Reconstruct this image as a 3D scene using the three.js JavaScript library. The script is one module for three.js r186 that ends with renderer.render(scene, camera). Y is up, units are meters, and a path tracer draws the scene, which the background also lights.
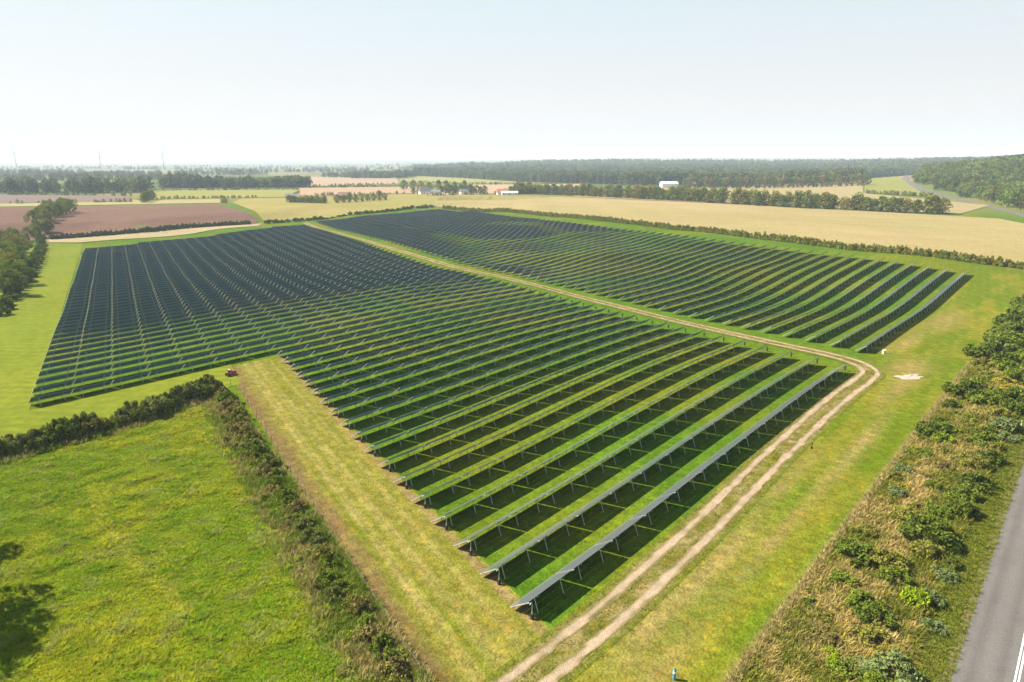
import * as THREE from 'three';
import { mergeGeometries } from 'three/addons/utils/BufferGeometryUtils.js';
import { MarchingCubes } from 'three/addons/objects/MarchingCubes.js';

// ---------------------------------------------------------------- camera, sky, sun, exposure
const scene = new THREE.Scene();
const EYE = 40;
const camera = new THREE.PerspectiveCamera(53.06, 1024 / 682, 1, 60000);
camera.position.set(0, EYE, 0);
camera.rotation.set(-0.25632, 0, 0);
const EXPOSURE = 3.3;
const SUN_DIR = new THREE.Vector3(-0.712, 0.688, -0.138).normalize();
{
  const W = 512, H = 256, data = new Float32Array(W * H * 4), v = new THREE.Vector3();
  const stops = [[-90, .60, .58, .54], [-2, .78, .755, .735], [0, .82, .795, .78], [4, .84, .83, .82], [13, .67, .80, .87], [40, .31, .47, .66], [90, .15, .28, .50]];
  for (let j = 0; j < H; j++) for (let i = 0; i < W; i++) {
    const el = ((j + .5) / H - .5) * 180, az = ((i + .5) / W - .5) * 2 * Math.PI;
    let k = 0; while (k < stops.length - 2 && el > stops[k + 1][0]) k++;
    const a = stops[k], b = stops[k + 1];
    let t = Math.min(1, Math.max(0, (el - a[0]) / (b[0] - a[0])));
    const ce = Math.cos(el * Math.PI / 180);
    v.set(Math.cos(az) * ce, Math.sin(el * Math.PI / 180), Math.sin(az) * ce);
    const ang = Math.acos(Math.min(1, Math.max(-1, v.dot(SUN_DIR)))) * 180 / Math.PI;
    const glow = .55 * Math.exp(-ang / 28), warm = 1 + .05 * Math.cos(ang * Math.PI / 180);
    const o = (j * W + i) * 4;
    for (let c = 0; c < 3; c++) data[o + c] = ((a[c + 1] + (b[c + 1] - a[c + 1]) * t) * warm + glow * [1, .96, .9][c]) / EXPOSURE;
    data[o + 3] = 1;
  }
  const sky = new THREE.DataTexture(data, W, H, THREE.RGBAFormat, THREE.FloatType);
  sky.mapping = THREE.EquirectangularReflectionMapping; sky.magFilter = sky.minFilter = THREE.LinearFilter; sky.needsUpdate = true;
  scene.background = sky; scene.environment = sky;
}
const sun = new THREE.DirectionalLight(new THREE.Color(1, .92, .79), 5);
sun.name = 'sun'; sun.position.copy(SUN_DIR).multiplyScalar(600).add(new THREE.Vector3(0, 0, -200)); sun.target.position.set(0, 0, -200);
sun.castShadow = true; sun.shadow.mapSize.set(4096, 4096); sun.shadow.radius = 1;
Object.assign(sun.shadow.camera, { left: -450, right: 450, top: 450, bottom: -450, near: 1, far: 1600 });
scene.add(sun, sun.target);
const renderer = new THREE.WebGLRenderer({ antialias: true });
renderer.toneMapping = THREE.LinearToneMapping; renderer.toneMappingExposure = EXPOSURE; renderer.shadowMap.enabled = true;
scene.fog = new THREE.FogExp2(new THREE.Color(.72, .86, 1), 0.00013);

// ---------------------------------------------------------------- helpers
function rngOf(seed) { let a = seed >>> 0; return () => { a = a + 0x6D2B79F5 | 0; let t = Math.imul(a ^ a >>> 15, 1 | a); t = t + Math.imul(t ^ t >>> 7, 61 | t) ^ t; return ((t ^ t >>> 14) >>> 0) / 4294967296; }; }
const lerp = (a, b, t) => a + (b - a) * t, clamp01 = (t) => Math.min(1, Math.max(0, t)), sst = (a, b, x) => { const t = clamp01((x - a) / (b - a)); return t * t * (3 - 2 * t); };
function hash2(i, j, seed) { let h = Math.imul(i, 374761393) ^ Math.imul(j, 668265263) ^ Math.imul(seed, 974634777); h = Math.imul(h ^ h >>> 13, 1274126177); return ((h ^ h >>> 16) >>> 0) / 4294967296; }
function vnoise(x, y, seed = 0, per = 0) {
  const i = Math.floor(x), j = Math.floor(y), f = x - i, g = y - j, u = f * f * (3 - 2 * f), v = g * g * (3 - 2 * g);
  const w = (a) => per ? ((a % per) + per) % per : a;
  return lerp(lerp(hash2(w(i), w(j), seed), hash2(w(i + 1), w(j), seed), u), lerp(hash2(w(i), w(j + 1), seed), hash2(w(i + 1), w(j + 1), seed), u), v);
}
function fbm(x, y, seed = 0, oct = 4, per = 0) { let s = 0, a = .5, n = 0; for (let o = 0; o < oct; o++) { s += a * vnoise(x, y, seed + o * 17, per); n += a; a *= .5; x *= 2; y *= 2; per *= 2; } return s / n; }
// The park's own axes: s runs along the panel rows, n across them, away from the near row.
const TH = 49 * Math.PI / 180, DX = Math.cos(TH), DF = Math.sin(TH), OX = 1.524, OF = 53.558;
const toXZ = (s, n) => [OX + s * DX - n * DF, -(OF + s * DF + n * DX)];
const toSN = (X, Z) => { const x = X - OX, f = -Z - OF; return [x * DX + f * DF, -x * DF + f * DX]; };
const CP = [[138,240,-6.2], [125,212,-5.7], [158,268,-6.1], [150,250,-6.1], [163,305,-6.3], [175,335,-6.2], [150,335,-6.9], [195,375,-6.1], [0,0,0], [15,0,0.1], [34,0,0.6], [55,0,1], [82,0,1.5], [100,0,1.1], [2,6,-0.25], [5,12,-0.9], [9,26,-1.45], [14,40,-1.6], [23,65,-1.9], [29,83,-1.75], [35,100,-2.4], [28,36,-1.3], [50,20,-0.1], [75,20,0.5], [55,60,-1.4], [80,60,-1.2], [70,95,-2], [100,95,-2.3], [-11,107,-2.7], [3,107,-2.6], [23,107,-2.4], [37,107,-2.4], [46,113,-2.3], [54,136,-2.7], [67,177,-3.4], [75,198,-4.8], [64,150,-3], [72,166,-3.4], [84,200,-5.3], [92,225,-6.4], [12,135,-2.9], [21,160,-3.4], [29,183,-4.4], [37,206,-5.7], [5,153,-3.5], [28,218,-4.8], [67,329,-6.6], [93,253,-6.9], [112,305,-7.4], [130,357,-7.6], [116,296,-7.6], [140,360,-8], [95,400,-8], [150,412,-7.6], [55,280,-6], [100,1,0.7], [105,12,0.1], [110,24,-0.5], [114,36,-0.9], [124,66,-1.7], [130,84,-2.1], [136,101,-2.5], [138,112,-3], [147,138,-3.2], [169,201,-6.1], [190,263,-5.4], [202,297,-4.8], [222,356,-4.9], [245,422,-5.9], [115,1,0], [126,1,0.3], [140,1,0.3], [153,1,-0.1], [170,1,-0.7], [190,1,-0.5], [204,1,0.1], [221,1,0.7], [243,1,0.9], [122,20,-1.1], [125,30,-1.4], [130,43,-1.8], [136,61,-2.6], [143,80,-3.1], [150,102,-3.5], [156,120,-4], [165,145,-4.8], [174,172,-5.4], [187,209,-5.2], [207,267,-4.6], [229,331,-5.5], [245,376,-6.4], [266,440,-5.5], [148,30,-1.95], [166,30,-2.1], [184,30,-1.8], [200,30,-0.3], [212,30,1.8], [223,30,2.85], [143,43,-3.3], [167,43,-3.75], [187,43,-3.75], [211,43,-1.5], [235,43,0.75], [178,25,-2.7], [202,25,-0.6], [256,26,3.3], [275,70,1.8], [295,125,1.4], [320,205,0.4], [360,325,-1], [390,415,-3], [240,90,-0.5], [250,150,-1.2], [200,110,-3], [220,180,-3.4], [270,250,-2.4], [300,350,-3.4], [330,420,-4], [50,-18,0.6], [100,-18,0.8], [0,-18,0], [50,-34,0.4], [100,-34,0.6], [0,-34,0], [150,-30,0.3], [200,-30,0.3], [270,-30,0.8], [-30,0,0], [-22,25,-0.5], [-30,50,-1], [-5,60,-1.8], [-25,85,-2.3], [10,88,-2.2], [-50,70,-1.5], [-50,110,-2.5], [-20,160,-3.2], [0,220,-4.5], [40,330,-6], [-60,160,-3], [330,60,2], [340,0,1.5], [390,100,1.5], [400,200,0.5], [440,330,-1.5], [200,450,-5], [100,460,-6.5], [330,480,-3.5], [430,420,-3]];
const SG2 = 2 * 17 * 17;
function farHill(X, Z) {
  const D = Math.hypot(X, Z), az = X / Math.max(1, -Z);
  let h = 52 * Math.exp(-((X - 950) ** 2 + (Z + 1000) ** 2) / (2 * 230 * 230));
  if (D > 900) {
    const right = sst(-.25, .12, az);
    h += right * 30 * sst(1500, 3300, D) * (.75 + .5 * vnoise(X / 900, Z / 900, 5));
    h += 16 * sst(.35, .75, az) * sst(1400, 2600, D);
    h += sst(4500, 9000, D) * (22 + 40 * vnoise(X / 2600, Z / 2600, 9)) * sst(-.75, -.1, az);
    h += sst(7000, 12000, D) * 22;
  }
  return h;
}
function height(X, Z) {
  const [s, n] = toSN(X, Z);
  let w = 0, t = 0;
  if (s > -130 && s < 520 && n > -110 && n < 560) for (const c of CP) { const q = ((s - c[0]) ** 2 + (n - c[1]) ** 2) / SG2; if (q < 14) { const e = Math.exp(-q); w += e; t += e * c[2]; } }
  return t / (w + .02) + farHill(X, Z);
}
const at = (s, n, up = 0) => { const [X, Z] = toXZ(s, n); return new THREE.Vector3(X, height(X, Z) + up, Z); };
const used = {};
function numbered(name) { const k = used[name] = (used[name] ?? -1) + 1; return k ? `${name}_${String(k).padStart(3, '0')}` : name; }
const WORDS = ['first', 'second', 'third', 'fourth', 'fifth', 'sixth', 'seventh', 'eighth', 'ninth', 'tenth', 'eleventh', 'twelfth', 'thirteenth', 'fourteenth', 'fifteenth', 'sixteenth', 'seventeenth', 'eighteenth', 'nineteenth'];
const TENS = ['twentieth', 'thirtieth', 'fortieth', 'fiftieth', 'sixtieth', 'seventieth', 'eightieth'], TEN = ['twenty', 'thirty', 'forty', 'fifty', 'sixty', 'seventy', 'eighty'];
const ordinal = (i) => i < 19 ? WORDS[i] : (i + 1) % 10 ? `${TEN[Math.floor((i + 1) / 10) - 2]}-${WORDS[(i + 1) % 10 - 1]}` : TENS[(i + 1) / 10 - 2];
function tag(o, label, category, group, kind) { if (label) o.userData.label = label; if (category) o.userData.category = category; if (group) o.userData.group = group; if (kind) o.userData.kind = kind; return o; }
function shade(o) { o.traverse((c) => { if (c.isMesh) c.castShadow = c.receiveShadow = true; }); return o; }
function mesh(name, geo, mat, parent) { const m = new THREE.Mesh(geo, mat); m.name = parent === undefined ? numbered(name) : name; m.castShadow = m.receiveShadow = true; (parent ?? scene).add(m); return m; }
function thing(name, label, category, pos, turn = 0, group) { const g = new THREE.Group(); g.name = numbered(name); g.position.copy(pos); g.rotation.y = turn; tag(g, label, category, group); scene.add(g); return g; }
const col = (r, g, b) => new THREE.Color().setRGB(r, g, b);
function box(w, h, d, x = 0, y = 0, z = 0, rx = 0, ry = 0, rz = 0) { const g = new THREE.BoxGeometry(w, h, d); if (rz) g.rotateZ(rz); if (rx) g.rotateX(rx); if (ry) g.rotateY(ry); g.translate(x, y, z); return g; }
function cyl(r0, r1, h, x = 0, y = 0, z = 0, seg = 10) { const g = new THREE.CylinderGeometry(r1, r0, h, seg); g.translate(x, y + h / 2, z); return g; }
const V = (x, y, z) => new THREE.Vector3(x, y, z);
function tube(pts, r, seg = 16, rad = 6) { return new THREE.TubeGeometry(new THREE.CatmullRomCurve3(pts), seg, r, rad); }
const matte = (o) => new THREE.MeshPhysicalMaterial({ specularIntensity: .04, ...o });
const std = (c, roughness = .9, more = {}) => new THREE.MeshStandardMaterial({ color: c, roughness, ...more });

// ---------------------------------------------------------------- ground materials (fine grain in the maps, broad colour in the vertices)
function noiseTex(size, fn, srgb) {
  const d = new Uint8Array(size * size * 4);
  for (let j = 0; j < size; j++) for (let i = 0; i < size; i++) { const c = fn(i / size, j / size), o = (j * size + i) * 4; for (let k = 0; k < 3; k++) d[o + k] = 255 * clamp01(c[k]); d[o + 3] = 255; }
  const t = new THREE.DataTexture(d, size, size); t.wrapS = t.wrapT = THREE.RepeatWrapping; t.magFilter = THREE.LinearFilter; t.minFilter = THREE.LinearMipmapLinearFilter; t.generateMipmaps = true;
  if (srgb) t.colorSpace = THREE.SRGBColorSpace; t.needsUpdate = true; return t;
}
const scaled = (t, m) => { const c = t.clone(); c.repeat.set(1 / m, 1 / m); c.needsUpdate = true; return c; };
const grassTex = noiseTex(512, (u, v) => {
  const a = fbm(u * 8, v * 8, 3, 3, 8), b = fbm(u * 64, v * 64, 11, 3, 64), c = vnoise(u * 24, v * 24, 21, 24), y = sst(.55, .8, fbm(u * 16, v * 16, 31, 3, 16));
  const k = .80 + .35 * (b - .5) + .22 * (a - .5) + .1 * (c - .5);
  return [k + .10 * y, k + .02 * y, k - .06 * y];
}, true);
const grassBump = noiseTex(512, (u, v) => { const b = .6 * fbm(u * 48, v * 48, 11, 3, 48) + .4 * fbm(u * 12, v * 12, 61, 3, 12); return [b, b, b]; });
const soilTex = noiseTex(512, (u, v) => { const k = .84 + .2 * (fbm(u * 32, v * 32, 5, 4, 32) - .5) + .14 * (fbm(u * 4, v * 48, 7, 3, 4) - .5); return [k, k, k]; }, true);
const gritTex = noiseTex(512, (u, v) => { const k = .82 + .34 * (fbm(u * 90, v * 90, 15, 3, 90) - .5) + .2 * (fbm(u * 6, v * 6, 25, 4, 6) - .5); return [k, k, k]; }, true);
const roadTex = noiseTex(512, (u, v) => { const k = .84 + .22 * (fbm(u * 120, v * 120, 15, 2, 120) - .5) + .06 * (fbm(u * 5, v * 5, 25, 3, 5) - .5); return [k, k, k]; }, true);
const gritBump = noiseTex(512, (u, v) => { const b = fbm(u * 80, v * 80, 15, 3, 80); return [b, b, b]; });
const vc = (map, bump, m, bs) => matte({ vertexColors: true, roughness: 1, map: scaled(map, m), bumpMap: bump ? scaled(bump, m) : null, bumpScale: bs });
const M = {
  lawn: vc(grassTex, grassBump, 9, .12), meadow: vc(grassTex, grassBump, 7, .3), rough: vc(grassTex, grassBump, 8, .35), soil: vc(soilTex, null, 37, 0), dirt: vc(gritTex, gritBump, 5, .06), asphalt: vc(roadTex, gritBump, 6, .004),
};

// a sheet laid on the terrain: P(u, v) -> [X, Z], colour C(X, Z, u, v) -> [r, g, b] (linear)
function sheetGeo(P, nu, nv, up, C) {
  const pos = [], colr = [], uv = [], idx = [];
  for (let j = 0; j <= nv; j++) for (let i = 0; i <= nu; i++) { const u = i / nu, v = j / nv, [X, Z] = P(u, v); pos.push(X, height(X, Z) + up, Z); colr.push(...C(X, Z, u, v)); uv.push(X, Z); }
  for (let j = 0; j < nv; j++) for (let i = 0; i < nu; i++) { const a = j * (nu + 1) + i, b = a + 1, c = a + nu + 1, d = c + 1; idx.push(a, c, b, b, c, d); }
  const g = new THREE.BufferGeometry(); g.setAttribute('position', new THREE.Float32BufferAttribute(pos, 3)); g.setAttribute('color', new THREE.Float32BufferAttribute(colr, 3)); g.setAttribute('uv', new THREE.Float32BufferAttribute(uv, 2)); g.setIndex(idx); g.computeVertexNormals();
  const nr = g.attributes.normal; let y = 0; for (let i = 0; i < nr.count; i++) y += nr.getY(i); if (y < 0) { for (let i = 0; i < idx.length; i += 3) { const t = idx[i]; idx[i] = idx[i + 1]; idx[i + 1] = t; } g.setIndex(idx); g.computeVertexNormals(); }
  return g;
}
function clipCell(poly, x0, z0, x1, z1) {
  const cut = (pts, inside, cross) => { const out = []; for (let i = 0; i < pts.length; i++) { const a = pts[i], b = pts[(i + 1) % pts.length], ia = inside(a), ib = inside(b); if (ia) out.push(a); if (ia !== ib) out.push(cross(a, b)); } return out; };
  const cx = (x) => (a, b) => { const t = (x - a[0]) / (b[0] - a[0]); return [x, lerp(a[1], b[1], t)]; }, cz = (z) => (a, b) => { const t = (z - a[1]) / (b[1] - a[1]); return [lerp(a[0], b[0], t), z]; };
  let p = cut(poly, (q) => q[0] >= x0, cx(x0)); if (p.length) p = cut(p, (q) => q[0] <= x1, cx(x1)); if (p.length) p = cut(p, (q) => q[1] >= z0, cz(z0)); if (p.length) p = cut(p, (q) => q[1] <= z1, cz(z1));
  return p;
}
function polyGeo(poly, cell, up, C) {
  const xs = poly.map((p) => p[0]), zs = poly.map((p) => p[1]), x0 = Math.min(...xs), x1 = Math.max(...xs), z0 = Math.min(...zs), z1 = Math.max(...zs), pos = [], colr = [], uv = [];
  for (let x = x0; x < x1; x += cell) for (let z = z0; z < z1; z += cell) {
    const p = clipCell(poly, x, z, x + cell, z + cell); if (p.length < 3) continue;
    const vs = p.map((q) => new THREE.Vector2(q[0], q[1]));
    for (const f of THREE.ShapeUtils.triangulateShape(vs, [])) {
      const [a, b, c] = f.map((k) => p[k]), area = (b[0] - a[0]) * (c[1] - a[1]) - (b[1] - a[1]) * (c[0] - a[0]); if (Math.abs(area) < 1e-4) continue;
      for (const q of area < 0 ? [a, b, c] : [a, c, b]) { pos.push(q[0], height(q[0], q[1]) + up, q[1]); colr.push(...C(q[0], q[1])); uv.push(q[0], q[1]); }
    }
  }
  const g = new THREE.BufferGeometry(); g.setAttribute('position', new THREE.Float32BufferAttribute(pos, 3)); g.setAttribute('color', new THREE.Float32BufferAttribute(colr, 3)); g.setAttribute('uv', new THREE.Float32BufferAttribute(uv, 2)); g.computeVertexNormals(); return g;
}
const mix3 = (a, b, t) => [lerp(a[0], b[0], t), lerp(a[1], b[1], t), lerp(a[2], b[2], t)], mul3 = (a, k) => [a[0] * k, a[1] * k, a[2] * k];
const GREEN = [.080, .162, .008], YELLOW = [.160, .178, .009], STRAW = [.25, .20, .062], DRYSOIL = [.24, .165, .085];
const structure = (o) => tag(o, null, null, null, 'structure');

// ---------------------------------------------------------------- terrain
{
  const xs = [], zs = [];
  for (let x = -330; x <= 330; x += 3) xs.push(x);
  for (let d = 4, x = 330; x < 16000; d *= 1.13) { x += d; xs.push(x); xs.unshift(-x); }
  for (let z = 40; z >= -700; z -= 3) zs.push(z);
  for (let d = 4, z = -700; z > -17000; d *= 1.1) { z -= d; zs.push(z); }
  for (let d = 6, z = 40; z < 400; d *= 1.4) { z += d; zs.unshift(z); }
  const pos = [], colr = [], uv = [], idx = [], nx = xs.length;
  for (const Z of zs) for (const X of xs) {
    const D = Math.hypot(X, Z); pos.push(X, height(X, Z), Z); uv.push(X, Z);
    let c;
    if (D < 900) { const a = fbm(X / 23, Z / 23, 41, 4), b = fbm(X / 5, Z / 5, 43, 2); c = mix3(GREEN, YELLOW, sst(.35, .75, a) * .8 + .3 * (b - .5)); c = mul3(c, .9 + .25 * (b - .5)); }
    if (D > 600) {
      const f = hash2(Math.floor((X + .35 * Z) / 420), Math.floor((Z - .35 * X) / 300), 77), g = [[.19, .17, .06], [.12, .15, .04], [.28, .21, .11], [.16, .17, .05], [.08, .11, .03], [.22, .19, .08]][Math.floor(f * 6)];
      c = c ? mix3(c, g, sst(600, 900, D)) : mul3(g, .9 + .2 * vnoise(X / 60, Z / 60, 4));
    }
    colr.push(...c);
  }
  for (let j = 0; j < zs.length - 1; j++) for (let i = 0; i < nx - 1; i++) { const a = j * nx + i; idx.push(a, a + 1, a + nx, a + 1, a + nx + 1, a + nx); }
  const g = new THREE.BufferGeometry(); g.setAttribute('position', new THREE.Float32BufferAttribute(pos, 3)); g.setAttribute('color', new THREE.Float32BufferAttribute(colr, 3)); g.setAttribute('uv', new THREE.Float32BufferAttribute(uv, 2)); g.setIndex(idx); g.computeVertexNormals();
  if (g.attributes.normal.getY(5000) < 0) { for (let i = 0; i < idx.length; i += 3) { const t = idx[i]; idx[i] = idx[i + 1]; idx[i + 1] = t; } g.setIndex(idx); g.computeVertexNormals(); }
  structure(mesh('ground', g, M.lawn));
}
// edge lines of the park, in s for a given n
const rowStart = (n) => n < 104 ? -.1 + .35 * n : -10.9 + .347 * (n - 107);
const hedgeLine = (n) => -13.9 + .318 * n;                       // bushes left of the mown strip
const stripLeft = (n) => -11.0 + .345 * n;                       // bare edge of the mown strip
{ // mown strip between the hedge and the row ends
  const P = (u, v) => { const n = lerp(-9, 103, v), a = stripLeft(n) - 1, b = -.1 + .35 * n + 1.2; return toXZ(lerp(a, b, u), n); };
  structure(mesh('mown_strip', sheetGeo(P, 44, 150, .03, (X, Z, u, v) => {
    const n = lerp(-9, 103, v), m = u * 12, w = .35 * (vnoise(n / 9, 3, 1) - .5);
    let c = mix3([.135, .152, .012], [.235, .195, .045], 1.15 * (fbm(m * 1.3, n / 26, 51, 3) - .22) + .3 * (fbm(X / 2.2, Z / 2.2, 52, 3) - .4));
    for (const [p, k] of [[.30, .5], [.36, .35], [.47, .28], [.53, .4], [.72, .3]]) c = mix3(c, [.30, .245, .085], 1.4 * k * Math.exp(-(((u - p - w * .04) * 12 / .32) ** 2)) * (.4 + vnoise(n / 3.1, p * 90, 8)));
    const bare = sst(.26, .08, u + .06 * (vnoise(n / 4, 9, 5) - .5)) * (.5 + .5 * vnoise(n / 2.5, u * 20, 6)); c = mix3(c, [.155, .10, .045], bare);
    c = mix3(c, DRYSOIL, .8 * Math.exp(-(((u - .925 - w * .04) * 12 / .45) ** 2)) * (.35 + .8 * vnoise(n / 2.2, 3.3, 12)));
    return mul3(c, .9 + .2 * vnoise(X * 1.3, Z * 1.3, 71));
  }), M.lawn));
}
{ // the rough meadow in front of the hedge
  const P = (u, v) => { const n = lerp(-14, 86, v); return toXZ(lerp(-75, hedgeLine(n) + 2.4, u), n); };
  structure(mesh('meadow', sheetGeo(P, 90, 110, .04, (X, Z) => {
    const [s, n] = toSN(X, Z), a = fbm(X / 13, Z / 13, 81, 4), b = fbm(X / 2.6, Z / 2.6, 83, 3);
    let c = mix3([.088, .150, .005], [.180, .190, .006], sst(.3, .72, a) * .8 + .5 * (b - .5));
    const path = Math.exp(-(((s - (-19.8 + .115 * (n - 30) + 1.5 * (vnoise(n / 6, 1, 2) - .5))) / .9) ** 2)) * sst(22, 28, n) * sst(62, 50, n); c = mix3(c, [.23, .215, .025], .7 * path);
    c = mix3(c, [.20, .17, .02], .5 * sst(70, 84, n) * sst(-6, 6, s));
    return c;
  }), M.meadow));
}
{ // grass beside the track, worn and dry in places
  const dry = [[166, -5, 16, 3.5], [189, 8, 9, 2], [162, 12, 9, 2.5], [19, -9, 13, 1.3], [41, -8, 12, 1.2], [6, -9, 7, 1.5], [134, -3, 12, 2], [30, -12, 16, .9], [60, -12, 14, 1.1], [92, -10, 12, 1.6], [108, -8, 9, 4], [-2, -12, 10, 1.4]];
  const P = (u, v) => { const s = lerp(-45, 300, v); return toXZ(s, lerp(-17.6, lerp(-2.2, 1.2, sst(97, 112, s)), u)); };
  structure(mesh('grass_verge', sheetGeo(P, 26, 230, .05, (X, Z, u, v) => {
    const [s, n] = toSN(X, Z), a = fbm(s / 14, n / 3.5, 91, 4), b = fbm(X / 2, Z / 2, 93, 3);
    let c = mix3([.108, .152, .007], [.20, .185, .020], sst(.36, .7, a) * .8 + .5 * (b - .5));
    for (const [ds, dn, ls, ln] of dry) { const q = ((s - ds) / ls) ** 2 + ((n - dn) / ln) ** 2; if (q < 5) c = mix3(c, [.27, .20, .075], .75 * Math.exp(-q) * (.3 + 1.1 * b)); }
    c = mix3(c, [.30, .235, .10], .85 * Math.exp(-(((n + 17.1) / .5) ** 2)));
    return c;
  }), M.lawn));
}
{ // rough ground between the fence line and the road
  const P = (u, v) => toXZ(lerp(-45, 320, v), lerp(-30.6, -17.2, u));
  structure(mesh('rough_ground', sheetGeo(P, 18, 240, .04, (X, Z, u) => {
    const [s, n] = toSN(X, Z), a = fbm(s / 9, n / 4, 95, 4), b = fbm(X / 1.6, Z / 1.6, 97, 3);
    let c = mix3([.085, .105, .010], [.23, .175, .055], sst(.36, .78, a) * .85 + .5 * (b - .5));
    c = mix3(c, [.095, .12, .010], sst(-26.5, -28.5, n) * .85);
    return c;
  }), M.rough));
}
function ribbon(name, pts, w, up, mat, C, nu = 6, step = 1.2, jag = 0) { // a strip along a curve in (s, n)
  const curve = new THREE.CatmullRomCurve3(pts.map(([s, n]) => V(s, 0, n))), len = curve.getLength(), nv = Math.max(8, Math.round(len / step)), fr = [];
  for (let j = 0; j <= nv; j++) { const p = curve.getPointAt(j / nv), t = curve.getTangentAt(j / nv); fr.push([p.x, p.z, -t.z, t.x, j / nv * len]); }
  const P = (u, v) => { const k = Math.round(v * nv), [s, n, a, b, l] = fr[k]; let q = u - .5; q *= w * (1 + jag * (Math.abs(q) > .3 ? vnoise(l / 1.1, u * 40, 3) - .5 : 0)); return toXZ(s + a * q, n + b * q); };
  return mesh(name, sheetGeo(P, nu, nv, up, (X, Z, u, v) => C(X, Z, u, fr[Math.round(v * nv)][4])), mat);
}
const trackLine = [[-26, -5.4], [-7, -4.8], [5, -5.1], [25, -4.9], [52, -4.0], [80, -3.6], [93, -3.8], [99.5, -3.4], [104, -.9], [107.4, 3.4], [110, 10], [113, 19.5], [118.6, 34.6], [129.9, 65.6], [138.7, 92], [148, 116], [156.5, 141], [164, 163], [180, 211], [200, 275], [224, 345], [246, 410], [258, 440]];
{
  const off = (d) => { const c = new THREE.CatmullRomCurve3(trackLine.map(([s, n]) => V(s, 0, n))), out = []; for (let i = 0; i <= 90; i++) { const p = c.getPointAt(i / 90), t = c.getTangentAt(i / 90); out.push([p.x + t.z * d, p.z - t.x * d]); } return out; };
  const C = (X, Z, u, l) => { const e = Math.abs(u - .5) * 2, k = fbm(X / 1.4, Z / 1.4, 14, 3); return mix3(mix3([.42, .315, .215], [.33, .25, .16], k), [.15, .135, .04], sst(.42, 1, e + 1.3 * (k - .5)) * .9 + .28 * sst(120, 230, l)); };
  structure(ribbon('wheel_track', off(1.3), 1.12, .09, M.dirt, C, 8, 1, .5));
  structure(ribbon('wheel_track', off(-1.3), 1.12, .09, M.dirt, C, 8, 1, .5));
  structure(ribbon('track_verge', trackLine, 5.4, .07, M.lawn, (X, Z, u) => { const k = fbm(X / 1.2, Z / 1.2, 18, 3), e = Math.abs(u - .5) * 2; return mix3(mix3([.125, .125, .014], [.27, .21, .09], sst(.3, .75, k)), [.12, .14, .012], sst(.6, 1, e)); }, 10, 1.5));
  const rc = (X, Z, u) => { const q = Math.abs(u - .5) * 2, lane = Math.exp(-(((q - .27) / .09) ** 2)) + Math.exp(-(((q - .72) / .09) ** 2)), k = fbm(X / 3, Z / 3, 16, 3); return mul3([.152, .142, .132], (1 - .20 * lane) * (.94 + .12 * k)); };
  const rd = []; for (let s = -60; s <= 330; s += 30) rd.push([s, -34.3]); rd.push([390, -33.5], [438, -30], [530, -8], [616, 18], [725, 57], [832, 102], [954, 154], [1118, 205], [1316, 242], [1572, 265]);
  structure(ribbon('road', rd, 7.9, .10, M.asphalt, rc, 24, 2.5));
  structure(ribbon('road_shoulder', rd, 9.2, .06, M.dirt, (X, Z, u) => mix3([.21, .17, .10], [.12, .125, .02], fbm(X / 1.5, Z / 1.5, 19, 3)), 6, 2.5, .1));
  const paint = std(col(.78, .77, .74), .7);
  const rl = rd.filter(([s]) => s < 335);
  for (const d of [-.12, .12]) structure(ribbon('road_line', rl.map(([s, n]) => [s, n + d]), .11, .108, paint, () => [1, 1, 1], 1, 2.5));
  structure(ribbon('road_line', rl.map(([s, n]) => [s, n - 3.55]), .1, .108, paint, () => [1, 1, 1], 1, 2.5));
}
// gravel heap spread by the bend
{
  const r = rngOf(5), stones = [], base = at(100.3, -9.8);
  for (let i = 0; i < 900; i++) { const a = r() * 6.283, q = Math.sqrt(r()), w = .55 + .9 * vnoise(Math.cos(a) * 2 + 5, Math.sin(a) * 2 + 5, 66), x = Math.cos(a) * q * 2.7 * w, z = Math.sin(a) * q * 1.35 * w, g = new THREE.IcosahedronGeometry(.07 + .1 * r(), 0); g.scale(1, .6, 1); g.rotateY(r() * 6); g.translate(x, .03 + .14 * (1 - q) * r(), z); stones.push(g); }
  const m = mesh('gravel', mergeGeometries(stones), std(col(.27, .235, .185), 1)); m.position.copy(base).add(V(0, .05, 0)); m.rotation.y = .35; tag(m, 'pale patch of spread gravel on the grass beyond the track bend', 'gravel', null, 'stuff');
}
// ---------------------------------------------------------------- fields beyond the park
const field = (name, poly, cell, up, a, b, sx = 30, sz = 8, rot = .6) => structure(mesh(name, polyGeo(poly, cell, up, (X, Z) => { const x = X * Math.cos(rot) - Z * Math.sin(rot), z = X * Math.sin(rot) + Z * Math.cos(rot); return mix3(a, b, clamp01(.75 * fbm(x / sx, z / sz, 33, 4) + .5 * fbm(X / 90, Z / 90, 35, 2) - .12)); }), M.soil));
field('ploughed_field', [[-420, -400], [-292, -410], [-290, -424], [-193, -515], [-198, -540], [-287, -676], [-414, -638], [-560, -610]], 9, .32, [.115, .064, .045], [.170, .102, .070], 60, 5, 1.0);
field('farm_track', [[-276, -406], [-259, -410], [-184, -499], [-188, -520], [-197, -512], [-288, -421]], 5, .30, [.34, .27, .16], [.29, .24, .12], 12, 4, .9);
field('grass_field', [[-256, -408], toXZ(-11.6, 105), toXZ(25.5, 104.8), toXZ(20, 90), toXZ(-95, 87), [-168, -160], [-279, -404]], 5, .06, [.118, .162, .011], [.165, .180, .015], 26, 12, .5);
field('stubble_field', [[-560, -610], [-292, -702], [-324, -779], [-600, -660]], 22, .30, [.32, .27, .12], [.27, .23, .10]);
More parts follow.
